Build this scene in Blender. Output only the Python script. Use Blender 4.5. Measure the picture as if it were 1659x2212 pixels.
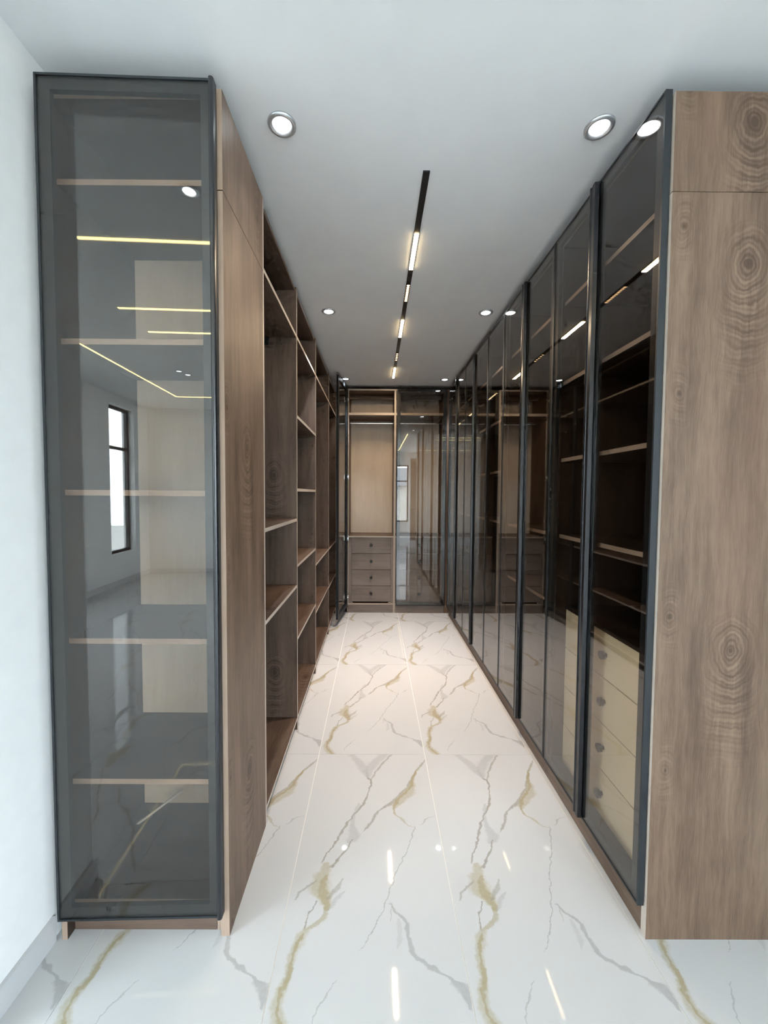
import bpy, math, random
from mathutils import Vector, Matrix
random.seed(7)
for o in list(bpy.data.objects): bpy.data.objects.remove(o, do_unlink=True)
scene = bpy.context.scene
COL = scene.collection

# ------------------------------------------------------------------ camera
FPX, PITCH, YAW, ROLL = 867.83, 0.0426, 0.0028, 0.0062
PX, PY, CAM_H = 811.2, 1104.3, 1.4763
cam_data = bpy.data.cameras.new('camera'); cam = bpy.data.objects.new('camera', cam_data); COL.objects.link(cam)
cam_data.sensor_fit = 'VERTICAL'; cam_data.sensor_height = 36.0; cam_data.lens = FPX / 2212 * 36.0
cam_data.shift_x = (829.5 - PX) / 2212; cam_data.shift_y = (PY - 1106) / 2212
cam_data.clip_start = 0.02
_f = Vector((math.sin(YAW) * math.cos(PITCH), math.cos(YAW) * math.cos(PITCH), -math.sin(PITCH)))
_r = Vector((math.cos(YAW), -math.sin(YAW), 0)); _u = _r.cross(_f)
_r2 = _r * math.cos(ROLL) + _u * math.sin(ROLL); _u2 = -_r * math.sin(ROLL) + _u * math.cos(ROLL)
M = Matrix((( _r2.x, _u2.x, -_f.x, 0), (_r2.y, _u2.y, -_f.y, 0), (_r2.z, _u2.z, -_f.z, CAM_H), (0, 0, 0, 1)))
cam.matrix_world = M
scene.camera = cam

# ------------------------------------------------------------------ world, daylight, exposure
SKY = 23.5
w = bpy.data.worlds.new('overcast_sky'); scene.world = w; w.use_nodes = True
bg = w.node_tree.nodes['Background']; bg.inputs[0].default_value = (0.80, 0.90, 1.0, 1); bg.inputs[1].default_value = SKY
vs = scene.view_settings
vs.view_transform = 'Standard'; vs.look = 'None'; vs.exposure = 0.25; vs.gamma = 1.0; vs.use_curve_mapping = False
DOWNLIGHT_W, TRACK_W, GRILLE_W = 42.0, 6.5, 142.0
cy = scene.cycles
cy.max_bounces = 7; cy.diffuse_bounces = 3; cy.glossy_bounces = 4; cy.transmission_bounces = 2
cy.use_adaptive_sampling = True; cy.adaptive_threshold = 0.06; cy.adaptive_min_samples = 12
cy.transparent_max_bounces = 24; cy.use_denoising = True; cy.sample_clamp_indirect = 6.0
cy.caustics_reflective = False; cy.caustics_refractive = False

# ------------------------------------------------------------------ node helpers
def new_mat(name):
    m = bpy.data.materials.new(name); m.use_nodes = True
    return m, m.node_tree, m.node_tree.nodes['Principled BSDF']
class G:
    def __init__(s, nt): s.nt = nt
    def n(s, t, **k):
        nd = s.nt.nodes.new(t)
        for a, b in k.items(): setattr(nd, a, b)
        return nd
    def put(s, sock, v):
        if v is None: return
        if hasattr(v, 'is_output') or isinstance(v, bpy.types.NodeSocket): s.nt.links.new(v, sock)
        else: sock.default_value = v
    def m(s, op, a, b=None, c=None, clamp=False):
        nd = s.n('ShaderNodeMath', operation=op, use_clamp=clamp)
        s.put(nd.inputs[0], a); s.put(nd.inputs[1], b)
        if c is not None: s.put(nd.inputs[2], c)
        return nd.outputs[0]
    def mix(s, f, a, b):
        nd = s.n('ShaderNodeMix', data_type='RGBA')
        s.put(nd.inputs[0], f); s.put(nd.inputs[6], a); s.put(nd.inputs[7], b)
        return nd.outputs[2]
    def vec(s, x, y, z=0.0):
        nd = s.n('ShaderNodeCombineXYZ'); s.put(nd.inputs[0], x); s.put(nd.inputs[1], y); s.put(nd.inputs[2], z)
        return nd.outputs[0]
    def sep(s, v):
        nd = s.n('ShaderNodeSeparateXYZ'); s.put(nd.inputs[0], v); return nd.outputs
    def noise(s, v, scale=1.0, detail=2.0, rough=0.5, dist=0.0):
        nd = s.n('ShaderNodeTexNoise'); s.put(nd.inputs['Vector'], v)
        nd.inputs['Scale'].default_value = scale; nd.inputs['Detail'].default_value = detail
        nd.inputs['Roughness'].default_value = rough; nd.inputs['Distortion'].default_value = dist
        return nd.outputs['Fac']
    def smooth(s, v, a, b):
        nd = s.n('ShaderNodeMapRange', interpolation_type='SMOOTHSTEP'); nd.clamp = True
        s.put(nd.inputs[0], v); s.put(nd.inputs[1], a); s.put(nd.inputs[2], b)
        nd.inputs[3].default_value = 0.0; nd.inputs[4].default_value = 1.0
        return nd.outputs[0]
    def curve(s, v, pts):
        nd = s.n('ShaderNodeFloatCurve'); s.put(nd.inputs['Value'], v)
        c = nd.mapping.curves[0]; pts = sorted(pts)
        nd.mapping.use_clip = False
        while len(c.points) < len(pts): c.points.new(0.5, 0.5)
        for p, (x, y) in zip(c.points, pts): p.location = (x, y); p.handle_type = 'AUTO_CLAMPED'
        nd.mapping.update()
        return nd.outputs[0]
def rgb(*c): return (c[0], c[1], c[2], 1.0)

# ------------------------------------------------------------------ materials
def plain(name, col, rough=0.5, metal=0.0, spec=0.5, bump=0.0, bscale=40.0):
    m, nt, p = new_mat(name); g = G(nt)
    tc = g.n('ShaderNodeTexCoord').outputs['Object']
    nz = g.noise(tc, bscale, 3)
    a = tuple(x * 0.96 for x in col); b = tuple(min(1, x * 1.04) for x in col)
    g.put(p.inputs['Base Color'], g.mix(nz, rgb(*a), rgb(*b)))
    p.inputs['Roughness'].default_value = rough; p.inputs['Metallic'].default_value = metal
    p.inputs['Specular IOR Level'].default_value = spec
    if bump:
        bn = g.n('ShaderNodeBump'); bn.inputs['Strength'].default_value = bump; bn.inputs['Distance'].default_value = 0.002
        g.put(bn.inputs['Height'], nz); g.put(p.inputs['Normal'], bn.outputs[0])
    return m
M_WALL = plain('white_wall_paint', (0.87, 0.88, 0.88), 0.62, bump=0.15, bscale=18)
M_CEIL = plain('white_ceiling_paint', (0.89, 0.90, 0.90), 0.7, bump=0.25, bscale=7)
M_GROUT = plain('pale_grout', (0.82, 0.80, 0.77), 0.8)
M_FRAME = plain('dark_aluminium', (0.016, 0.020, 0.024), 0.45, 0.0, 0.35)
M_PULL = plain('gloss_black_pull', (0.010, 0.011, 0.014), 0.25, 0.0, 0.5)
M_BLACK = plain('black_metal', (0.012, 0.012, 0.013), 0.38, 0.3)
M_STEEL = plain('bright_steel', (0.75, 0.75, 0.74), 0.22, 1.0)
M_CHROME = plain('satin_trim', (0.62, 0.64, 0.66), 0.3, 0.7)
M_CREAM = plain('cream_laminate', (0.80, 0.67, 0.47), 0.4)
M_PEG = plain('pale_plastic', (0.80, 0.74, 0.66), 0.5)

def glass_mat(name, tint, r0):
    m, nt, p = new_mat(name); g = G(nt); nt.nodes.remove(p)
    out = nt.nodes['Material Output']
    lw = g.n('ShaderNodeLayerWeight'); lw.inputs['Blend'].default_value = 0.5
    f5 = g.m('POWER', lw.outputs['Facing'], 5.0)
    F = g.m('ADD', g.m('MULTIPLY', f5, 1.0 - r0), r0, clamp=True)
    tr = g.n('ShaderNodeBsdfTransparent')
    tc = g.n('ShaderNodeTexCoord').outputs['Object']
    nz = g.noise(tc, 3.0, 2)
    g.put(tr.inputs[0], g.mix(nz, rgb(*tint), rgb(*(x * 0.98 for x in tint))))
    gl = g.n('ShaderNodeBsdfGlossy'); gl.inputs['Roughness'].default_value = 0.0; gl.inputs[0].default_value = (1, 1, 1, 1)
    mx = g.n('ShaderNodeMixShader'); g.put(mx.inputs[0], F); g.put(mx.inputs[1], tr.outputs[0]); g.put(mx.inputs[2], gl.outputs[0])
    g.put(out.inputs[0], mx.outputs[0])
    return m
M_SMOKE = glass_mat('smoked_glass', (0.85, 0.828, 0.80), 0.055)
M_CLEAR = glass_mat('clear_glass', (0.97, 0.985, 0.98), 0.03)

def emit(name, col, strength):
    m, nt, p = new_mat(name)
    p.inputs['Base Color'].default_value = rgb(*col); p.inputs['Roughness'].default_value = 0.4
    p.inputs['Emission Color'].default_value = rgb(*col); p.inputs['Emission Strength'].default_value = strength
    m.cycles.emission_sampling = 'NONE'
    return m
M_COOL = emit('cool_lamp_lens', (0.92, 0.97, 1.0), 14.0)
M_WARM = emit('warm_bar_lens', (1.0, 0.74, 0.38), 20.0)
M_SPOT = emit('warm_spot_lens', (1.0, 0.62, 0.32), 5.0)
M_LED = emit('yellow_led_strip', (1.0, 0.82, 0.34), 16.0)

def wood_mat(name, dark, light, rough=0.48, knots=True):
    m, nt, p = new_mat(name); g = G(nt)
    uv = g.sep(g.n('ShaderNodeTexCoord').outputs['UV']); u, v = uv[0], uv[1]
    warp = g.noise(g.vec(g.m('MULTIPLY', u, 6.0), g.m('MULTIPLY', v, 2.2)), 1, 3, 0.6)
    wu = g.m('ADD', u, g.m('MULTIPLY', g.m('SUBTRACT', warp, 0.5), 0.05))
    broad = g.noise(g.vec(g.m('MULTIPLY', wu, 9.0), g.m('MULTIPLY', v, 0.9)), 1, 3, 0.55)
    streak = g.noise(g.vec(g.m('MULTIPLY', wu, 55.0), g.m('MULTIPLY', v, 3.0)), 1, 4, 0.62)
    fibre = g.noise(g.vec(g.m('MULTIPLY', wu, 330.0), g.m('MULTIPLY', v, 14.0)), 1, 3, 0.6)
    blot = g.noise(g.vec(g.m('MULTIPLY', u, 7.0), g.m('MULTIPLY', v, 4.0)), 1, 3, 0.6)
    t = g.m('ADD', g.m('MULTIPLY', broad, 0.62), g.m('MULTIPLY', streak, 0.38))
    t = g.m('ADD', t, g.m('MULTIPLY', g.m('SUBTRACT', fibre, 0.5), 0.34))
    t = g.m('ADD', t, g.m('MULTIPLY', g.m('SUBTRACT', blot, 0.5), 0.26))
    if knots:
        # knots with growth rings fanning out below them, repeating down the board
        PER_U, PER_V = 0.62, 1.22
        mu = g.m('FLOORED_MODULO', u, PER_U); mv = g.m('FLOORED_MODULO', v, PER_V)
        j1 = g.noise(g.vec(g.m('MULTIPLY', u, 11.0), g.m('MULTIPLY', v, 9.0)), 1, 3, 0.6)
        jit = g.m('MULTIPLY', g.m('SUBTRACT', j1, 0.5), 0.045)
        for (ku, kv, hw, lo, hi, per, amp, core) in ((0.243, 0.72, 0.060, 0.46, 0.15, 0.0122, 0.19, 0.014),
                                                     (0.040, 0.83, 0.022, 0.15, 0.13, 0.0100, 0.10, 0.007),
                                                     (0.045, 0.32, 0.022, 0.15, 0.13, 0.0100, 0.08, 0.006),
                                                     (0.470, 0.26, 0.036, 0.30, 0.16, 0.0115, 0.10, 0.010)):
            du = g.m('SUBTRACT', mu, ku); dv = g.m('SUBTRACT', mv, kv)
            d = g.m('SQRT', g.m('ADD', g.m('MULTIPLY', du, du), g.m('MULTIPLY', g.m('MULTIPLY', dv, dv), 0.55)))
            dj = g.m('ADD', d, jit)
            ring = g.m('SINE', g.m('MULTIPLY', dj, 2 * math.pi / per))
            ring = g.m('MULTIPLY', g.m('ADD', ring, g.m('SINE', g.m('MULTIPLY', dj, 2 * math.pi / (per * 2.7)))), 0.5)
            gs = g.m('POWER', 2.718, g.m('MULTIPLY', g.m('MULTIPLY', du, du), -1.0 / (hw * hw)))
            mk = g.m('MULTIPLY', gs, g.m('MULTIPLY', g.smooth(dv, -lo, -lo * 0.3), g.smooth(dv, hi, hi * 0.35)))
            mk = g.m('MULTIPLY', mk, g.m('ADD', 0.2, g.m('MULTIPLY', streak, 1.4)))
            t = g.m('ADD', t, g.m('MULTIPLY', g.m('MULTIPLY', g.m('SUBTRACT', ring, 0.15), mk), amp))
            dc = g.m('ADD', d, g.m('MULTIPLY', jit, 0.35))
            ck = g.m('POWER', 2.718, g.m('MULTIPLY', g.m('MULTIPLY', dc, dc), -1.0 / (core * core)))
            t = g.m('SUBTRACT', t, g.m('MULTIPLY', g.m('MULTIPLY', ck, blot), 0.75))
    t = g.smooth(t, 0.18, 0.82)
    col = g.mix(t, rgb(*dark), rgb(*light))
    pink = g.noise(g.vec(g.m('MULTIPLY', u, 7.0), g.m('MULTIPLY', v, 1.1), 3.3), 1, 2)
    col = g.mix(g.m('MULTIPLY', g.smooth(pink, 0.5, 0.75), 0.30), col, rgb(light[0] * 0.9, light[1] * 0.80, light[2] * 0.80))
    g.put(p.inputs['Base Color'], col)
    p.inputs['Roughness'].default_value = rough; p.inputs['Specular IOR Level'].default_value = 0.3
    return m
M_WOOD = wood_mat('walnut_laminate', (0.070, 0.042, 0.028), (0.230, 0.155, 0.108))
M_SHADEDW = wood_mat('dark_walnut_interior', (0.020, 0.013, 0.009), (0.055, 0.036, 0.026), knots=False)  # walnut with the shade of unlit cabinet interiors put into its colour
M_SHELFW = wood_mat('shelving_walnut', (0.046, 0.029, 0.021), (0.150, 0.103, 0.076))
M_GREYW = wood_mat('grey_walnut_drawers', (0.150, 0.122, 0.108), (0.300, 0.258, 0.238), knots=False)
M_BACK = wood_mat('pale_oak_back', (0.68, 0.565, 0.455), (0.80, 0.685, 0.565), 0.55, knots=False)
M_EDGE = wood_mat('pale_edge_band', (0.38, 0.325, 0.275), (0.60, 0.53, 0.46), 0.4, knots=False)
M_TAN = wood_mat('tan_edge_band', (0.27, 0.195, 0.145), (0.42, 0.315, 0.245), 0.45, knots=False)
M_PLINTH = wood_mat('plinth_walnut', (0.085, 0.056, 0.042), (0.165, 0.113, 0.086), knots=False)
M_DOORW = wood_mat('grey_oak_door', (0.20, 0.155, 0.12), (0.30, 0.235, 0.185), 0.45, knots=False)

def marble_mat(name, keep=None):
    m, nt, p = new_mat(name); g = G(nt)
    ob = g.n('ShaderNodeTexCoord').outputs['Object']
    s = g.sep(ob)
    u0 = g.m('DIVIDE', s[0], 0.6); v0 = g.m('DIVIDE', s[1], -1.2)
    n1 = g.noise(ob, 26.0, 4, 0.6); n2 = g.noise(g.vec(s[1], s[0], 4.0), 26.0, 4, 0.6); n3 = g.noise(ob, 70.0, 4, 0.65)
    u = g.m('ADD', u0, g.m('MULTIPLY', g.m('SUBTRACT', n1, 0.5), 0.055)); v = g.m('ADD', v0, g.m('MULTIPLY', g.m('SUBTRACT', n2, 0.5), 0.025))
    GOLD, GOLD2, GREY, TAUPE = (0.345, 0.290, 0.165), (0.430, 0.395, 0.300), (0.34, 0.34, 0.35), (0.27, 0.245, 0.21)
    base = g.mix(g.noise(ob, 1.6, 3), rgb(0.545, 0.556, 0.572), rgb(0.595, 0.604, 0.617))
    col = base
    # (points as (u, v, half width), colour, opacity, inner fill)
    veins = [
     ([(0.30,0.0,.035),(0.39,0.062,.050),(0.43,0.118,.035),(0.475,0.165,.006)], GREY, .40),
     ([(0.62,0.0,.055),(0.50,0.08,.055),(0.472,0.135,.030),(0.475,0.175,.006)], GREY, .42),
     ([(0.69,0.0,.012),(0.58,0.08,.014),(0.518,0.143,.010),(0.482,0.18,.004)], TAUPE, .60),
     ([(0.475,0.16,.010),(0.493,0.186,.010),(0.478,0.243,.007),(0.425,0.31,.013),(0.353,0.368,.007),(0.293,0.429,.012),(0.248,0.483,.008),(0.203,0.521,.007),(0.173,0.56,.008)], TAUPE, .75),
     ([(0.40,0.30,.012),(0.36,0.40,.020),(0.385,0.455,.045),(0.36,0.475,.040),(0.35,0.49,.0)], GREY, .42),
     ([(0.36,0.47,.004),(0.327,0.515,.009),(0.275,0.553,.012),(0.235,0.580,.016)], TAUPE, .75),
     ([(0.205,0.560,.020),(0.198,0.588,.045),(0.178,0.621,.058),(0.190,0.657,.078),(0.222,0.683,.048),(0.242,0.703,.028),(0.243,0.715,.020)], GOLD2, .80),
     ([(0.215,0.60,.010),(0.20,0.64,.030),(0.215,0.675,.034),(0.240,0.70,.020),(0.243,0.715,.017),(0.222,0.738,.020),(0.18,0.757,.022),(0.14,0.768,.020)], GOLD, .62),
     ([(0.173,0.685,.005),(0.148,0.711,.005),(0.132,0.746,.005),(0.125,0.767,.008)], TAUPE, .8),
     ([(0.145,0.762,.030),(0.122,0.778,.034),(0.102,0.807,.030),(0.085,0.837,.028),(0.085,0.856,.024),(0.076,0.886,.026),(0.058,0.908,.030),(0.056,0.935,.034),(0.078,0.965,.040),(0.12,1.0,.045)], GOLD2, .75),
     ([(0.128,0.775,.010),(0.108,0.80,.012),(0.090,0.84,.008),(0.090,0.862,.018),(0.080,0.886,.016),(0.062,0.908,.012),(0.058,0.94,.010),(0.085,0.97,.010),(0.13,1.0,.012)], GOLD, .70),
     ([(0.325,0.615,.004),(0.278,0.652,.022),(0.24,0.682,.018)], TAUPE, .5),
     ([(0.335,0.655,.010),(0.285,0.688,.018),(0.253,0.712,.008)], GREY, .40),
     ([(0.147,0.622,.012),(0.10,0.643,.014),(0.07,0.657,.010),(0.046,0.685,.004)], TAUPE, .55),
     ([(1.0,0.035,.004),(0.918,0.098,.014),(0.852,0.156,.010),(0.80,0.21,.012),(0.705,0.273,.014),(0.64,0.309,.022),(0.55,0.344,.012),(0.498,0.398,.014),(0.437,0.434,.004)], TAUPE, .65),
     ([(0.95,0.08,.006),(0.90,0.115,.012),(0.855,0.160,.014),(0.835,0.21,.038),(0.775,0.264,.062),(0.70,0.302,.045),(0.672,0.335,.012)], GOLD2, .75),
     ([(0.90,0.105,.008),(0.862,0.156,.012),(0.835,0.20,.016),(0.76,0.255,.014),(0.69,0.30,.016),(0.675,0.335,.010),(0.682,0.358,.010)], GOLD, .65),
     ([(0.676,0.33,.008),(0.682,0.358,.010),(0.73,0.378,.012),(0.758,0.403,.008),(0.823,0.418,.005)], GOLD2, .75),
     ([(0.988,0.364,.006),(0.932,0.375,.008),(0.862,0.405,.003)], GREY, .6),
     ([(0.823,0.414,.006),(0.80,0.452,.005),(0.763,0.498,.004),(0.706,0.552,.004),(0.65,0.611,.004),(0.615,0.661,.004),(0.578,0.711,.004),(0.52,0.764,.004),(0.445,0.82,.002)], GREY, .75),
     ([(0.622,0.695,.006),(0.655,0.72,.012),(0.698,0.738,.014),(0.71,0.764,.014),(0.72,0.796,.014),(0.75,0.833,.020),(0.81,0.850,.026),(0.865,0.870,.016),(0.91,0.880,.014),(0.95,0.890,.045),(0.975,0.916,.025),(0.985,0.945,.006)], GREY, .72),
     ([(0.628,0.700,.005),(0.613,0.745,.003)], GREY, .5),
     ([(0.66,0.735,.010),(0.668,0.782,.016),(0.645,0.815,.003)], GREY, .28),
     ([(0.327,0.885,.003),(0.265,0.93,.006),(0.222,0.97,.003)], GREY, .6),
    ]
    for vi, (pts, c, op) in enumerate(veins):
        if keep and vi not in keep: continue
        pts = sorted(pts, key=lambda q: q[1]); va, vb = pts[0][1], pts[-1][1]
        tt = g.m('DIVIDE', g.m('SUBTRACT', v, va), vb - va)
        cu = g.curve(tt, [((q[1] - va) / (vb - va), q[0]) for q in pts])
        wd = g.curve(tt, [((q[1] - va) / (vb - va), q[2]) for q in pts])
        d = g.m('ABSOLUTE', g.m('SUBTRACT', u, cu))
        wv = g.m('MULTIPLY', wd, g.m('ADD', 0.55, g.m('MULTIPLY', n3, 0.9)))
        k = g.smooth(g.m('DIVIDE', d, g.m('MAXIMUM', wv, 0.0008)), 1.25, 0.45)
        inr = g.m('MULTIPLY', g.smooth(tt, -0.02, 0.02), g.smooth(tt, 1.02, 0.98))
        k = g.m('MULTIPLY', g.m('MULTIPLY', k, inr), g.m('MULTIPLY', op, g.m('ADD', 0.62, g.m('MULTIPLY', n3, 0.6))), clamp=True)
        col = g.mix(k, col, rgb(*c))
    g.put(p.inputs['Base Color'], col)
    p.inputs['Roughness'].default_value = 0.03; p.inputs['Specular IOR Level'].default_value = 0.5
    return m
M_MARBLE = marble_mat('gold_veined_marble')
M_MARBLE2 = marble_mat('gold_veined_marble_plain', (3, 6, 9, 14, 19, 20))

# ------------------------------------------------------------------ mesh helpers
def link(o, parent=None):
    COL.objects.link(o)
    if parent is not None: o.parent = parent
    return o
def mesh_obj(name, verts, faces, mats, parent=None, loc=(0, 0, 0), idx=None, uvs=None, smooth=False):
    me = bpy.data.meshes.new(name); me.from_pydata([tuple(q) for q in verts], [], faces)
    if not isinstance(mats, (list, tuple)): mats = [mats]
    for mm in mats: me.materials.append(mm)
    if idx:
        for pl, i in zip(me.polygons, idx): pl.material_index = i
    if uvs:
        lay = me.uv_layers.new(name='grain')
        for pl, fu in zip(me.polygons, uvs):
            for li, q in zip(pl.loop_indices, fu): lay.data[li].uv = q
    if smooth:
        for pl in me.polygons: pl.use_smooth = True
    me.update()
    o = bpy.data.objects.new(name, me); o.location = loc
    return link(o, parent)
FACES = {'-z': (0, 3, 2, 1), '+z': (4, 5, 6, 7), '-y': (0, 1, 5, 4), '+y': (2, 3, 7, 6), '-x': (3, 0, 4, 7), '+x': (1, 2, 6, 5)}
def board(name, b, mat, parent=None, grain='z', edge=(), emat=None, off=None, org=(0, 0, 0)):
    """box b=(x0,x1,y0,y1,z0,z1) in world metres (minus org); faces listed in `edge` take emat (edge banding)."""
    x0, x1, y0, y1, z0, z1 = b
    c = Vector(((x0 + x1) / 2, (y0 + y1) / 2, (z0 + z1) / 2)); hx, hy, hz = (x1 - x0) / 2, (y1 - y0) / 2, (z1 - z0) / 2
    vs_ = [(-hx, -hy, -hz), (hx, -hy, -hz), (hx, hy, -hz), (-hx, hy, -hz), (-hx, -hy, hz), (hx, -hy, hz), (hx, hy, hz), (-hx, hy, hz)]
    if off is None: off = (random.uniform(0, 3), random.uniform(0, 3))
    gi = 'xyz'.index(grain); fs, uvs, idx = [], [], []
    for k, f in FACES.items():
        fs.append(f); n = 'xyz'.index(k[1]); axes = [a for a in (0, 1, 2) if a != n]
        va = gi if gi in axes else axes[1]; ua = [a for a in axes if a != va][0]
        lo = (-hx, -hy, -hz)
        uvs.append([(vs_[i][ua] - lo[ua] + off[0], vs_[i][va] - lo[va] + off[1]) for i in f])
        idx.append(1 if k in edge else 0)
    mats = [mat, emat or M_EDGE] if edge else [mat]
    return mesh_obj(name, vs_, fs, mats, parent, c - Vector(org), idx, uvs)
def boxes_mesh(name, bs, mat, parent=None, loc=(0, 0, 0)):
    vv, ff = [], []
    for (x0, x1, y0, y1, z0, z1) in bs:
        k = len(vv)
        vv += [(x0, y0, z0), (x1, y0, z0), (x1, y1, z0), (x0, y1, z0), (x0, y0, z1), (x1, y0, z1), (x1, y1, z1), (x0, y1, z1)]
        ff += [tuple(i + k for i in f) for f in FACES.values()]
    return mesh_obj(name, vv, ff, mat, parent, loc)
def lathe(name, prof, mat, parent=None, loc=(0, 0, 0), n=28, axis='z', smooth=True):
    vv, ff = [], []
    for (r, z) in prof:
        for i in range(n):
            a = 2 * math.pi * i / n; x, y = r * math.cos(a), r * math.sin(a)
            vv.append((x, y, z) if axis == 'z' else ((z, x, y) if axis == 'x' else (x, z, y)))
    for j in range(len(prof) - 1):
        for i in range(n):
            a, b = j * n + i, j * n + (i + 1) % n
            ff.append((a, b, b + n, a + n))
    if prof[0][0] > 1e-6: pass
    ff.append(tuple(range(n - 1, -1, -1))); ff.append(tuple(range((len(prof) - 1) * n, len(prof) * n)))
    return mesh_obj(name, vv, ff, mat, parent, loc, smooth=False)
def ring(name, prof, mat, parent, loc, n=36):
    """closed profile of (r,z) swept round z: an open ring"""
    vv, ff = [], []; k = len(prof)
    for i in range(n):
        a = 2 * math.pi * i / n
        for (r, z) in prof: vv.append((r * math.cos(a), r * math.sin(a), z))
    for i in range(n):
        for j in range(k):
            a, b = i * k + j, i * k + (j + 1) % k; c, d = ((i + 1) % n) * k + (j + 1) % k, ((i + 1) % n) * k + j
            ff.append((a, b, c, d))
    return mesh_obj(name, vv, ff, mat, parent, loc, smooth=True)
def prism_z(name, prof, z0, z1, mat, parent, loc=(0, 0, 0)):
    n = len(prof); vv = [(x, y, z0) for x, y in prof] + [(x, y, z1) for x, y in prof]
    ff = [(i, (i + 1) % n, n + (i + 1) % n, n + i) for i in range(n)] + [tuple(range(n - 1, -1, -1)), tuple(range(n, 2 * n))]
    return mesh_obj(name, vv, ff, mat, parent, loc)
def empty(name, loc, label, cat, group=None):
    o = bpy.data.objects.new(name, None); o.location = loc; o.empty_display_size = 0.1; COL.objects.link(o)
    o['label'] = label; o['category'] = cat
    if group: o['group'] = group
    return o
def struct(o, label=None):
    o['kind'] = 'structure'
    if label: o['label'] = label; o['category'] = o.name.split('_')[0].split('.')[0]
    return o

# ------------------------------------------------------------------ dimensions
XL, XR = -0.474, 0.911          # aisle face of the left run, corner of the right end panel
WL, WR, WE = -1.050, 1.490, 5.440   # alcove walls
YO = 1.00                       # opening of the alcove to the bedroom
HC, HB = 2.800, 3.000           # ceilings
BX0, BX1, BY0 = -3.78, 2.40, -5.00
TOP = 2.708

# ------------------------------------------------------------------ floor of veined tiles
floor = struct(boxes_mesh('floor', [(BX0, BX1, BY0, WE, -0.12, -0.0016)], M_GROUT), 'white marble tile floor with gold and grey veins')
GX, GY, TW, TL, J = -0.3059, 2.22, 0.6, 1.2, 0.0015
tile_cache = {}
i0, i1 = math.floor((BX0 - GX) / TW), math.ceil((BX1 - GX) / TW)
j0, j1 = math.floor((BY0 - GY) / TL), math.ceil((WE - GY) / TL) + 1
for j in range(j0, j1 + 1):
    for i in range(i0, i1):
        tx, ty = GX + i * TW, GY + j * TL            # far left corner of the tile pattern
        x0, x1 = max(tx + J, BX0), min(tx + TW - J, BX1)
        y0, y1 = max(ty - TL + J, BY0), min(ty - J, WE)
        if ty - TL > YO - 0.3: x0, x1 = max(x0, WL - .05), min(x1, WR + .05)
        if x1 - x0 < 0.01 or y1 - y0 < 0.01: continue
        key = tuple(round(q, 4) for q in (x0 - tx, x1 - tx, y0 - ty, y1 - ty)) + (ty > 1.1,)
        if key not in tile_cache:
            o = boxes_mesh('floor_tile', [(key[0], key[1], key[2], key[3], -0.010, 0.0)], M_MARBLE if ty > 1.1 else M_MARBLE2, floor, (tx, ty, 0))
            tile_cache[key] = o.data
        else:
            o = bpy.data.objects.new('floor_tile', tile_cache[key]); o.location = (tx, ty, 0); link(o, floor)

# ------------------------------------------------------------------ alcove shell and bedroom shell
struct(boxes_mesh('wall_left', [(WL - 0.12, WL, YO, WE + 0.12, -0.0016, HC)], M_WALL), 'white painted wall beside the glass-door corner cabinet')
struct(boxes_mesh('wall_right', [(WR, WR + 0.12, YO, WE + 0.12, -0.0016, HC)], M_WALL), 'white painted wall behind the long smoked-glass cabinet run')
struct(boxes_mesh('wall_end', [(WL, WR, WE, WE + 0.12, -0.0016, HC)], M_WALL), 'white painted end wall behind the drawer wardrobes')
struct(boxes_mesh('ceiling', [(WL - 0.12, WR + 0.12, YO, WE + 0.12, HC, HC + 0.24)], M_CEIL), 'white plaster ceiling over the dressing aisle')
bb = struct(boxes_mesh('baseboard_left', [(WL, WL + 0.012, YO - 0.012, 1.264, 0.0, 0.085), (WL - 0.132, WL, YO - 0.012, YO, 0.0, 0.085)], M_MARBLE, None, (0, 0, 0)), 'white marble skirting at the foot of the left wall')
struct(boxes_mesh('wall_bedroom_front_left', [(BX0, WL - 0.12, YO, YO + 0.12, -0.0016, HB)], M_WALL), 'white bedroom wall left of the dressing alcove')
struct(boxes_mesh('wall_bedroom_front_right', [(WR + 0.12, BX1, YO, YO + 0.12, -0.0016, HB)], M_WALL), 'white bedroom wall right of the dressing alcove')
def wall_with_holes(name, axis, pos, thick, a0, a1, z0, z1, holes, label):
    """wall across `axis` from pos to pos+thick, split into boxes around rectangular holes (a0,a1,z0,z1)"""
    bs = []; cuts = sorted(holes); a = a0
    for (h0, h1, q0, q1) in cuts:
        bs.append((a, h0, z0, z1)); bs.append((h0, h1, z0, q0)); bs.append((h0, h1, q1, z1)); a = h1
    bs.append((a, a1, z0, z1))
    out = []
    for (p0, p1, q0, q1) in bs:
        if p1 - p0 < 1e-4 or q1 - q0 < 1e-4: continue
        t0, t1 = min(pos, pos + thick), max(pos, pos + thick)
        out.append((t0, t1, p0, p1, q0, q1) if axis == 'x' else (p0, p1, t0, t1, q0, q1))
    return struct(boxes_mesh(name, out, M_WALL), label)
WIN_L = [(-4.55, -3.85, 0.50, 2.85), (-2.6, -0.5, 0.50, 2.75)]  # second window is unseen, added and enlarged to brighten the bedroom
WIN_B = [(0.72, 1.25, 0.45, 2.55), (1.55, 2.20, 0.45, 2.55)]
WIN_R_ADDED = [(-4.7, -1.9, 0.10, 2.80)]  # unseen window, added and shifted to steer daylight off the alcove wall
wall_with_holes('wall_bedroom_left', 'x', BX0, -0.2, BY0, YO + 0.12, -0.0016, HB, WIN_L, 'white bedroom wall with a tall narrow window and an added wide one')
wall_with_holes('wall_bedroom_back', 'y', BY0, -0.2, BX0 - 0.2, BX1 + 0.2, -0.0016, HB, WIN_B, 'white bedroom wall facing the dressing alcove')
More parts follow.
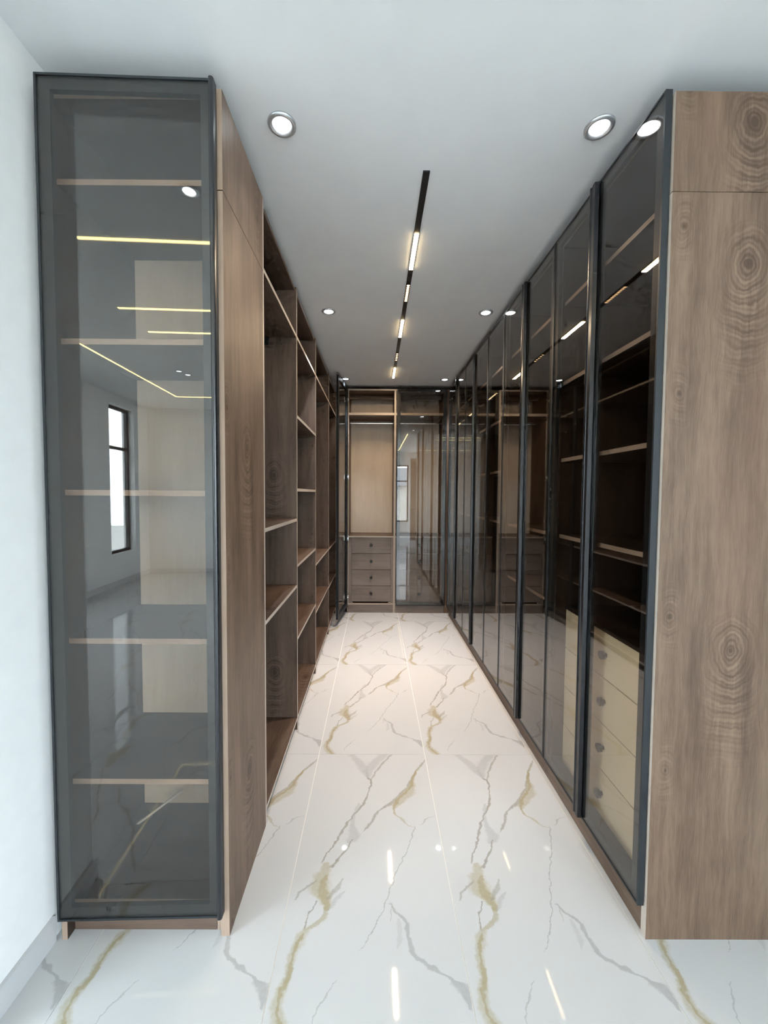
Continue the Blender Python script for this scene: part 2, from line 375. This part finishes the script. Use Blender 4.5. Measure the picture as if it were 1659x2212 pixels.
wall_with_holes('wall_bedroom_right', 'x', BX1, 0.2, BY0, YO + 0.12, -0.0016, HB, WIN_R_ADDED, 'white bedroom wall with an added, unseen broad window')
struct(boxes_mesh('ceiling_bedroom', [(BX0 - 0.2, BX1 + 0.2, BY0 - 0.2, YO, HB, HB + 0.12)], M_CEIL), 'white bedroom ceiling with yellow light strips')
struct(boxes_mesh('baseboard_bedroom_left', [(BX0, BX0 + 0.012, BY0, YO, 0, 0.085)], M_MARBLE), 'white marble skirting along the bedroom window wall')
struct(boxes_mesh('baseboard_bedroom_back', [(BX0, BX1, BY0, BY0 + 0.012, 0, 0.085)], M_MARBLE), 'white marble skirting along the bedroom back wall')
def window(n, axis, pos, thick, hole, label):
    a0, a1, z0, z1 = hole; mid = pos + thick * 0.6; t = 0.025; fw = 0.045; rail = z0 + (z1 - z0) * 0.72
    mull = [(a0 + (a1 - a0) * k / max(1, round((a1 - a0) / 0.75))) for k in range(1, max(1, round((a1 - a0) / 0.75)))]
    bars = [(a0, a0 + fw, z0, z1), (a1 - fw, a1, z0, z1), (a0 + fw, a1 - fw, z0, z0 + fw), (a0 + fw, a1 - fw, z1 - fw, z1), (a0 + fw, a1 - fw, rail - fw / 2, rail + fw / 2)]
    bars += [(q - fw / 2, q + fw / 2, z0 + fw, z1 - fw) for q in mull]
    def mk(r, tt): return (mid - tt, mid + tt, r[0], r[1], r[2], r[3]) if axis == 'x' else (r[0], r[1], mid - tt, mid + tt, r[2], r[3])
    fr = struct(boxes_mesh('window_%d' % n, [mk(r, t) for r in bars], M_FRAME), label)
    es = [a0 + fw] + mull + [a1 - fw]
    for q0, q1 in zip(es[:-1], es[1:]):
        for r in ((q0, q1, z0 + fw, rail - fw / 2), (q0, q1, rail + fw / 2, z1 - fw)):
            boxes_mesh('window_pane', [mk(r, 0.003)], M_CLEAR, fr)
    # daylight portal in the opening
    ld = bpy.data.lights.new('window_portal', 'AREA'); ld.shape = 'RECTANGLE'; ld.size = a1 - a0; ld.size_y = z1 - z0
    ld.cycles.is_portal = True
    lo = bpy.data.objects.new('window_portal', ld); COL.objects.link(lo)
    c = (a0 + a1) / 2; zc = (z0 + z1) / 2; s = 1 if thick > 0 else -1; out = pos + thick * 0.95
    if axis == 'x':
        lo.location = (out, c, zc); d = Vector((-s, 0, 0))
    else:
        lo.location = (c, out, zc); d = Vector((0, -s, 0))
    lo.rotation_euler = d.to_track_quat('-Z', 'Z').to_euler()
nw = 1
for hs, ax, ps, th, lb in ((WIN_L, 'x', BX0, -0.2, 'bedroom side'), (WIN_B, 'y', BY0, -0.2, 'bedroom back'), (WIN_R_ADDED, 'x', BX1, 0.2, 'bedroom right')):
    for q, h in enumerate(hs):
        window(nw, ax, ps, th, h, '%s %s black-framed window in the %s wall' % (('narrow', 'added wide')[h[1] - h[0] > 0.8], 'tall', lb)); nw += 1

# ------------------------------------------------------------------ framed smoked-glass door
def glass_door(parent, org, hinge, ang, wd, ht, flip=1, handle=None, hinges=(), t=0.021, border=0.042):
    """door with its hinge edge at world `hinge` (x,y,z bottom); local +x runs to the free edge, -y*flip is the outer face"""
    lip = 0.007; g_ = 0.004; s = flip
    def yb(a, b): return (min(-a * s, -b * s), max(-a * s, -b * s))
    bs = []
    for (x0, x1, z0, z1, d0, d1) in ((0, lip, 0, ht, 0, t), (wd - lip, wd, 0, ht, 0, t), (lip, wd - lip, 0, lip, 0, t), (lip, wd - lip, ht - lip, ht, 0, t),
                                     (lip, border, lip, ht - lip, 0, t - 0.006), (wd - border, wd - lip, lip, ht - lip, 0, t - 0.006),
                                     (border, wd - border, lip, border, 0, t - 0.006), (border, wd - border, ht - border, ht - lip, 0, t - 0.006)):
        y0, y1 = yb(d0, d1); bs.append((x0, x1, y0, y1, z0, z1))
    d = boxes_mesh('door', bs, M_FRAME, parent, Vector(hinge) - Vector(org)); d.rotation_euler.z = ang
    d['label'] = 'dark slim-framed smoked glass door'
    y0, y1 = yb(t - 0.0055, t - 0.0015)
    boxes_mesh('glass_pane', [(lip, wd - lip, y0, y1, lip, ht - lip)], M_SMOKE, d)
    if handle:
        w_, pr = (0.016, 0.008) if handle == 'slim' else (0.024, 0.016)
        if handle != 'flat':
            prof = [(wd - w_ / 2 - w_ / 2 * math.cos(a), -s * (t + pr * math.sin(a))) for a in [math.pi * k / 10 for k in range(11)]]
        else:
            prof = [(wd - w_, -s * t), (wd - w_ + 0.003, -s * (t + pr)), (wd - 0.002, -s * (t + pr)), (wd, -s * t)]
        prof = [(x, y) for x, y in prof]
        if s < 0: prof = prof[::-1]
        prism_z('pull_handle', prof, 0.0, ht, M_PULL, d)
    for hz in hinges:
        y0, y1 = yb(-0.012, 0.0)
        boxes_mesh('hinge', [(-0.006, 0.012, y0, y1, hz - 0.03, hz + 0.03), (0.012, 0.034, y0 * 0.5, y1 * 0.5, hz - 0.012, hz + 0.012)], M_STEEL, d)
    return d

# ------------------------------------------------------------------ left corner cabinet (faces the bedroom)
PT = 0.018
org = (-0.75, 1.28, 0)
c1 = empty('corner_cabinet', org, 'tall walnut corner cabinet with one smoked glass door beside the white wall', 'cabinet')
def B(name, b, parent, mat=M_WOOD, **k): return board(name, b, mat, parent, org=org, **k)
B('side_panel', (-1.022, -1.004, 1.268, 1.724, 0, TOP - .01), c1, M_SHADEDW, edge=('-y',), emat=M_TAN)
B('end_panel', (-0.502, XL, 1.280, 1.725, 0, 2.407), c1, edge=('-y',), emat=M_TAN, off=(.02, .3))['label'] = 'thick walnut end panel along the aisle'
B('end_panel', (-0.502, XL, 1.280, 1.725, 2.410, TOP), c1, edge=('-y',), emat=M_TAN, off=(.10, .1))['label'] = 'upper walnut end panel under the ceiling'
B('side_panel', (-0.522, -0.5035, 1.300, 1.724, 0, TOP - .01), c1, M_SHADEDW, edge=('-y',), emat=M_TAN)
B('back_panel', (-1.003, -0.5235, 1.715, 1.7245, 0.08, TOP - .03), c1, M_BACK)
B('top_panel', (-1.003, -0.5235, 1.285, 1.7145, TOP - 0.028, TOP - 0.010), c1, M_SHADEDW, grain='x', edge=('-y',), emat=M_TAN)
B('bottom_panel', (-1.003, -0.5235, 1.295, 1.7145, 0.095, 0.113), c1, M_SHADEDW, grain='x', edge=('-y',), emat=M_TAN)
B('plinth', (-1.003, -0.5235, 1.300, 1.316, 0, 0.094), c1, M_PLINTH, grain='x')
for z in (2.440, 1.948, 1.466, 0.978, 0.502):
    B('shelf', (-1.003, -0.5235, 1.306, 1.7145, z, z + PT), c1, M_SHADEDW, grain='x', edge=('-y',), emat=M_TAN)
glass_door(c1, org, (-1.010, 1.2555, 0.098), 0.0265, 0.524, 2.610, handle='slim', t=0.021, hinges=())
bt = mesh_obj('wooden_batten', [(0, 0, 0), (.012, 0, 0), (.012, .012, 0), (0, .012, 0), (.140, .090, .072), (.152, .090, .072), (.152, .102, .072), (.140, .102, .072)],
              list(FACES.values()), M_PEG, None, (-0.972, 1.598, 0.1135))
bt['label'] = 'short pale wooden strip leaning inside the corner cabinet'; bt['category'] = 'strip'

# ------------------------------------------------------------------ left run of open shelving
dv = [1.7255, 2.473, 3.256, 4.185, 4.93]
bays = [(2.412, 1.307, 0.898), (2.412, 1.937, 1.490, 1.020, 0.562), (2.412, 0.888, 0.492), (2.412, 0.888, 0.482)]
lab = ['open walnut shelving bay with two low shelves beside the corner cabinet end panel',
       'open walnut shelving bay divided into many small compartments',
       'open walnut shelving bay with a long hanging space beside the many-compartment bay',
       'open walnut shelving bay behind the ajar black-framed glass door']
for k in range(4):
    y0, y1 = dv[k], dv[k + 1]; org = (-0.76, (y0 + y1) / 2, 0)
    s = empty('shelving_unit', org, lab[k], 'shelving', 'open shelving bays along the aisle')
    a = y0 + (0.018 if k == 0 else 0.0)
    if k == 0: B('side_panel', (WL + .006, XL - .0005, y0 + .001, y0 + .0175, 0, TOP), s, M_SHELFW, edge=('+x',))
    B('side_panel', (WL + .006, XL, y1 - 0.0178, y1 - .0002, 0, TOP), s, M_SHELFW, edge=('+x',))
    i0_, i1_ = a + .0002, y1 - .018
    B('back_panel', (WL + .002, WL + .0058, i0_, i1_, 0, TOP), s, M_SHELFW)
    B('top_panel', (WL + .006, XL - .012, i0_, i1_, TOP - 0.018, TOP), s, M_SHELFW, grain='y')
    B('bottom_panel', (WL + .006, XL, i0_, i1_, 0.062, 0.080), s, M_SHELFW, grain='y', edge=('+x',))
    B('plinth', (XL - .05, XL - 0.034, i0_, i1_, 0, 0.0615), s, M_SHELFW, grain='y')
    for z in bays[k]:
        B('shelf', (WL + .006, XL - .001, i0_, i1_, z, z + PT), s, M_SHELFW, grain='y', edge=('+x',))
    if k in (0, 2, 3):
        boxes_mesh('rod_bracket', [(-0.655 - .014, -0.655 + .014, i1_ - .012, i1_, 2.365, 2.412), (-0.655 - .008, -0.655 + .008, i1_ - .02, i1_ - .012, 2.372, 2.392)], M_BLACK, s, -Vector(org))
        if k == 0: boxes_mesh('screw', [(-.567, -.562, i1_ - .002, i1_, 2.372, 2.377)], M_STEEL, s, -Vector(org))

# ------------------------------------------------------------------ end wardrobes with drawers
EY, ET, EB = 4.95, 2.755, 5.41
def knob(parent, loc, axis, r=0.018):
    prof = [(0.008, 0.0), (0.008, 0.010), (r, 0.013), (r, 0.025), (r * 0.8, 0.027)]
    if axis == '-y': return lathe('knob', [(a, -b) for a, b in prof], M_BLACK, parent, loc, n=14, axis='y')
    return lathe('knob', [(a, -b) for a, b in prof], M_BLACK, parent, loc, n=14, axis='x')
def drawer(parent, b, axis, mat, org, box_depth=0.36):
    """drawer: front board (thing part) with its box and knob; b is the front board"""
    x0, x1, y0, y1, z0, z1 = b
    d = board('drawer', b, mat, parent, grain='x' if axis == '-y' else 'y', org=org)
    hx, hy = (x1 - x0) / 2, (y1 - y0) / 2
    if axis == '-y': knob(d, (0, -hy, 0.004), axis)
    else: knob(d, (-hx, 0, 0.004), axis)
    return d
units = ((-0.336, 0.249, 'walnut end wardrobe with its glass door swung open, drawers bare', -1), (0.249, 0.872, 'walnut end wardrobe behind a closed smoked glass door', 1))
for k, (x0, x1, lb, side) in enumerate(units):
    org = ((x0 + x1) / 2, EY, 0)
    e = empty('wardrobe', org, lb, 'wardrobe', 'end wardrobes with four drawers')
    if k == 0: B('side_panel', (x0, x0 + .018, EY, EB, 0, ET), e, edge=('-y',)); a = x0 + .0182
    else: a = x0 + .0122
    b_ = x1 - (0.012 if k == 0 else 0.018)
    if k == 0: B('side_panel', (x1 - .0118, x1 + .0118, EY, EB, 0.0, ET), e, edge=('-y',))
    else: B('side_panel', (x1 - .018, x1, EY, EB, 0, ET), e, edge=('-y',))
    if k == 0: b_ = x1 - .012
    else: b_ = x1 - .0182
    B('back_panel', (a, b_, EB - .010, EB, 0.06, ET - .02), e, M_BACK)
    B('top_panel', (a, b_, EY, EB - .0105, ET - .018, ET), e, grain='x', edge=('-y',))
    B('shelf', (a, b_, EY + .006, EB - .0105, 2.440, 2.470), e, grain='x', edge=('-y',))
    B('rear_rail', (a, b_, EB - .20, EB - .185, ET - .065, ET - .0185), e, grain='x')
    for z, yy in ((2.385, EY + .25),):
        rod = lathe('hanging_rod', [(0.0125, a), (0.0125, b_)], M_STEEL, e, (-org[0], yy - org[1], z), n=14, axis='x')
    B('countertop', (a, b_, EY + .004, EB - .0105, 0.940, 0.958), e, grain='x', edge=('-y',))
    B('stile', (a, a + .036, EY + .012, EY + .030, 0.102, 0.9395), e, M_GREYW)
    B('stile', (b_ - .030, b_, EY + .012, EY + .030, 0.102, 0.9395), e, M_GREYW)
    for q in range(4):
        z1 = 0.938 - q * 0.2015
        drawer(e, (a + .038, b_ - .032, EY + .010, EY + .028, z1 - 0.1965, z1), '-y', M_GREYW, org)
    for xs in ((a + .003, a + .055), (b_ - .058, b_ - .003)):
        B('drawer_support', (xs[0], xs[1], EY + .014, EY + .034, 0.1215, 0.1285), e, M_PEG, grain='x')
    B('base_panel', (a, b_, EY + .002, EB - .0105, 0.100, 0.118), e, grain='x', edge=('-y',))
    B('plinth', (a - (.0180 if k == 0 else .0), b_ + (.0 if k == 0 else .018), EY - .0015, EY - .0002, 0, 0.0995), e, M_GREYW, grain='x')
    if k == 1:
        B('filler_strip', (x1 + .004, 0.926, EY - .006, EY + .014, 0, ET), e, edge=('-x',))
        # door closed, hinged on the right; local x from hinge to the left free edge
        glass_door(e, org, (0.876, 4.948, 0.095), math.pi, 0.606, 2.655, flip=-1, handle=None, t=0.019)
    else:
        hp = Vector((-0.325, 4.915)); fp = Vector((-0.396, 4.385)); dd = fp - hp
        glass_door(e, org, (hp.x, hp.y, 0.085), math.atan2(dd.y, dd.x), dd.length, 2.675, flip=1, handle=None, hinges=(0.12, 0.85, 1.60, 2.53), t=0.021)

# ------------------------------------------------------------------ right run of smoked-glass cabinets
seam = [1.281, 1.672, 2.040, 2.425, 2.812, 3.206, 3.640, 3.990, 4.405, 4.85]
XD = 0.907      # back plane of the doors
XC = 0.911      # carcass front
rl = ['smoked-glass wardrobe with cream drawers behind the glass, next to the big walnut end panel',
      'smoked-glass wardrobe with a long black pull handle next to the cream-drawer one',
      'smoked-glass wardrobe with flush doors in the middle of the long run',
      'smoked-glass wardrobe before the narrow last door of the run',
      'narrow smoked-glass wardrobe in the far corner by the end wardrobes']
for k in range(5):
    y0 = seam[2 * k]; y1 = seam[min(2 * k + 2, 9)]; org = (1.19, (y0 + y1) / 2, 0)
    r = empty('glass_wardrobe', org, rl[k], 'wardrobe', 'smoked-glass wardrobes along the aisle')
    if k == 0:
        e1 = B('end_panel', (XR, 1.470, 1.274, 1.2985, 0, 2.4105), r, edge=('-x',), off=(0.0, 0.961)); e1['label'] = 'big walnut end panel with knots'
        e2 = B('end_panel', (XR, 1.470, 1.274, 1.2985, 2.4125, TOP), r, edge=('-x',), off=(0.0, 0.5155)); e2['label'] = 'upper walnut end panel under the ceiling'
        a = 1.299
    else:
        B('side_panel', (XC + .012, 1.470, y0 + .0002, y0 + .0175, 0, TOP), r, M_SHADEDW, edge=('-x',)); a = y0 + .018
    B('side_panel', (XC + .012, 1.470, y1 - .018, y1 - .0003, 0, TOP), r, M_SHADEDW, edge=('-x',)); b_ = y1 - .0185
    B('back_panel', (1.4705, 1.478, y0 + .02, y1 - .001, 0, TOP), r, M_SHADEDW)
    B('top_panel', (XC + .012, 1.4695, a, b_, TOP - .018, TOP), r, M_SHADEDW, grain='y', edge=('-x',), emat=M_TAN)
    B('bottom_panel', (XC + .012, 1.4695, a, b_, 0.080, 0.098), r, M_SHADEDW, grain='y', edge=('-x',), emat=M_TAN)
    B('plinth', (XC + .004, XC + .011, y0 + (.02 if k == 0 else .0003), y1 - .0003, 0, 0.079), r, grain='y')
    shelves = (2.408, 2.020, 1.641, 1.262) if k in (0, 2, 4) else (2.408, 1.262, 0.90)
    for z in shelves:
        B('shelf', (0.935, 1.4695, a, b_, z, z + PT), r, M_SHADEDW, grain='y', edge=('-x',), emat=M_TAN)
    if k == 0:
        B('drawer_top', (0.975, 1.4695, a, b_, 0.900, 0.916), r, M_SHADEDW, grain='y')
        B('drawer_panel', (0.980, 0.996, a, a + .006, 0.099, 0.899), r, M_CREAM)
        for q in range(4):
            z1 = 0.898 - q * 0.2
            drawer(r, (0.980, 0.998, a + .007, b_ - .002, z1 - 0.1950, z1), '-x', M_CREAM, org)
    if k in (1, 3):
        lathe('hanging_rod', [(0.0125, a - org[1]), (0.0125, b_ - org[1])], M_STEEL, r, (0.0, 0.0, 2.34), n=14, axis='y')
    zb, hd = 0.108, 2.722 - 0.108
    ym = seam[min(2 * k + 1, 9)]
    if k < 4:
        h1 = ('flat', 'flat', None, None)[k]; h2 = ('round', 'round', None, None)[k]
        # near door hinged at y0 (free edge far), far door hinged at y1 (free edge near)
        glass_door(r, org, (XD, y0 + .0015, zb), math.pi / 2, ym - y0 - .003, hd, flip=-1, handle=h1)
        if k < 2: glass_door(r, org, (XD, y1 - .0015, zb), -math.pi / 2, y1 - ym - .003, hd, flip=1, handle=h2)
        else: glass_door(r, org, (XD, ym + .0015, zb), math.pi / 2, y1 - ym - .003, hd, flip=-1, handle='flat')
    else:
        glass_door(r, org, (XD, y1 - .0015, zb), -math.pi / 2, y1 - y0 - .003, hd, flip=1, handle=None)

# ------------------------------------------------------------------ lamps
def spot_lamp(loc, watts, col, r=0.035, size=1.35, parent=None):
    ld = bpy.data.lights.new('downlight_beam', 'SPOT'); ld.energy = watts; ld.color = col; ld.shadow_soft_size = r
    ld.spot_size = size; ld.spot_blend = 0.7
    lo = bpy.data.objects.new('downlight_beam', ld); lo.location = loc; COL.objects.link(lo)
    if parent: lo.parent = parent
dl_proto = None
def downlight(x, y, z, label, group, watts):
    o = empty('downlight', (x, y, z), label, 'ceiling light', group)
    global dl_proto
    if dl_proto is None:
        a = ring('trim_ring', [(0.031, -0.001), (0.032, -0.005), (0.040, -0.0085), (0.047, -0.008), (0.051, -0.004), (0.051, 0.0)], M_CHROME, o, (0, 0, 0))
        b = lathe('lens', [(0.028, -0.0050), (0.0315, -0.0035), (0.0315, -0.0005)], M_COOL, o, (0, 0, 0), n=32)
        dl_proto = (a.data, b.data)
    else:
        for nm, me in zip(('trim_ring', 'lens'), dl_proto):
            q = bpy.data.objects.new(nm, me); link(q, o)
    if watts: spot_lamp((0, 0, -0.02), watts, (0.84, 0.92, 1.0), parent=o)
for x, y, lb in ((-0.34, 1.50, 'lit round downlight beside the corner cabinet end panel'), (0.80, 1.50, 'lit round downlight over the first smoked-glass door'),
                 (-0.34, 2.975, 'lit round downlight above the many-compartment shelving bay'), (0.80, 2.975, 'lit round downlight above the flush middle glass doors'),
                 (-0.34, 4.68, 'lit round downlight just before the open glass door'), (0.80, 4.68, 'lit round downlight in the far corner by the closed wardrobe')):
    downlight(x, y, HC, lb, 'aisle downlights', DOWNLIGHT_W * (0.12 if y < 2 else 1.2))
for x, y, lb in ((-0.9, 0.38, 'lit downlight in the bedroom ceiling just outside the alcove opening'),
                 (-2.25, -2.7, 'lit downlight of the close-set bedroom pair, on the alcove side'), (-2.2, -2.85, 'lit downlight of the close-set bedroom pair, on the back-window side'),
                 (0.6, -1.6, 'lit bedroom downlight inside the strip-light rectangle by the two short strips'),
                 (0.3, -3.2, 'lit bedroom downlight inside the strip-light rectangle towards the back windows'),
                 (1.4, -0.6, 'lit bedroom downlight outside the strip-light rectangle, nearer the alcove'),
                 (1.5, -2.7, 'lit bedroom downlight above the open oak door')):
    downlight(x, y, HB, lb, 'bedroom downlights', 0)

tr = empty('track_light', (0.205, 3.165, HC), 'long black ceiling track with three glowing warm bars', 'track light')
def TB(name, b, mat, parent=tr): return boxes_mesh(name, [(b[0] - .205, b[1] - .205, b[2] - 3.165, b[3] - 3.165, b[4] - HC, b[5] - HC)], mat, parent)
TB('track_channel', (0.191, 0.219, 1.700, 4.640, HC - .007, HC), M_BLACK)
for a, b in ((2.085, 2.412), (3.096, 3.428), (4.250, 4.612)):
    o = TB('light_bar', (0.194, 0.216, a, b, HC - .011, HC - .0072), M_WARM)
    ld = bpy.data.lights.new('bar_glow', 'AREA'); ld.shape = 'RECTANGLE'; ld.size = 0.022; ld.size_y = b - a; ld.energy = TRACK_W; ld.color = (1.0, 0.74, 0.48)
    lo = bpy.data.objects.new('bar_glow', ld); lo.location = (0.205, (a + b) / 2, HC - .0125); COL.objects.link(lo)
for a, b, n in ((2.578, 2.803, 10), (3.805, 4.027, 5)):
    ld = bpy.data.lights.new('grille_beam', 'SPOT'); ld.energy = GRILLE_W * (0.95 if n == 10 else 1.15); ld.color = (1.0, 0.76, 0.58); ld.spot_size = 1.15; ld.spot_blend = 1.0; ld.shadow_soft_size = 0.05
    lo = bpy.data.objects.new('grille_beam', ld); lo.location = (0.205, (a + b) / 2, HC - .03); COL.objects.link(lo)
    gr = TB('spot_grille', (0.193, 0.217, a, b, HC - .0095, HC - .0072), M_BLACK)
    for q in range(n):
        c = a + (b - a) * (q + .5) / n
        lathe('spot_lens', [(0.0088, -.0100), (0.0095, -.0093)], M_SPOT, gr, (0.205 - .205, c - 3.165, 0.0), n=12)
# yellow strips recessed in the bedroom ceiling
def strip(a, b, label):
    (x0, y0), (x1, y1) = a, b; h = 0.009
    o = boxes_mesh('led_strip', [(min(x0, x1) - h, max(x0, x1) + h, min(y0, y1) - h, max(y0, y1) + h, HB - .006, HB)], M_LED)
    o['label'] = label; o['category'] = 'strip light'; o['group'] = 'bedroom ceiling light strips'
strip((-2.87, -0.04), (0.83, -0.04), 'long yellow strip light across the bedroom ceiling nearest the alcove')
strip((-2.87, -4.08), (0.83, -4.08), 'long yellow strip light along the bedroom back wall')
strip((-2.87, -4.05), (-2.87, -0.07), 'long yellow strip light beside the narrow bedroom window')
strip((0.83, -4.05), (0.83, -0.07), 'yellow strip light running from the alcove towards the bedroom back wall')
strip((-2.0, -0.97), (0.1, -0.97), 'shorter yellow strip light inside the ceiling rectangle')
strip((-2.0, -1.46), (0.1, -1.46), 'second shorter yellow strip light inside the ceiling rectangle')

# ------------------------------------------------------------------ bedroom door seen in the glass
door = struct(board('door_1', (1.15, 1.80, -3.04, -3.00, 0.006, 2.62), M_DOORW), 'tall grey oak door leaf standing open in the bedroom')
boxes_mesh('door_handle', [(-.28, -.16, .05, .065, -.32, -.30), (-.285, -.265, .02, .065, -.32, -.30)], M_STEEL, door)
# ------------------------------------------------------------------ outside
M_GROUND = plain('pale_street', (0.42, 0.41, 0.38), 0.9)
M_HOUSE = plain('pale_render', (0.62, 0.60, 0.57), 0.9); M_ROOF = plain('slate_roof', (0.16, 0.16, 0.17), 0.8)
gd = struct(boxes_mesh('ground_outside', [(-60, 60, -60, 60, -3.6, -3.5)], M_GROUND), 'pale street outside the bedroom windows'); gd['category'] = 'ground'
for (x, y, sx, sy, h, lb) in ((-14, -9, 5, 6, 5.0, 'pale neighbouring house beyond the narrow side window'), (3, -18, 9, 5, 5.5, 'pale neighbouring house beyond the back windows')):
    hs = empty('neighbouring_house', (x, y, -3.5), lb, 'house')
    boxes_mesh('house_wall', [(-sx / 2, sx / 2, -sy / 2, sy / 2, 0, h)], M_HOUSE, hs)
    prism = mesh_obj('roof', [(-sx / 2 - .3, -sy / 2 - .3, h), (sx / 2 + .3, -sy / 2 - .3, h), (sx / 2 + .3, sy / 2 + .3, h), (-sx / 2 - .3, sy / 2 + .3, h), (-sx / 4, 0, h + 1.3), (sx / 4, 0, h + 1.3)],
                     [(3, 2, 1, 0), (0, 1, 5, 4), (2, 3, 4, 5), (1, 2, 5), (3, 0, 4)], M_ROOF, hs)
    for q in range(3):
        c = -sx / 2 + sx * (q + .5) / 3
        boxes_mesh('house_window', [(c - .4, c + .4, sy / 2, sy / 2 + .03, h - 1.9, h - .7)], M_FRAME, hs)
        boxes_mesh('house_window', [(sx / 2, sx / 2 + .03, c * sy / sx - .4, c * sy / sx + .4, h - 1.9, h - .7)], M_FRAME, hs)
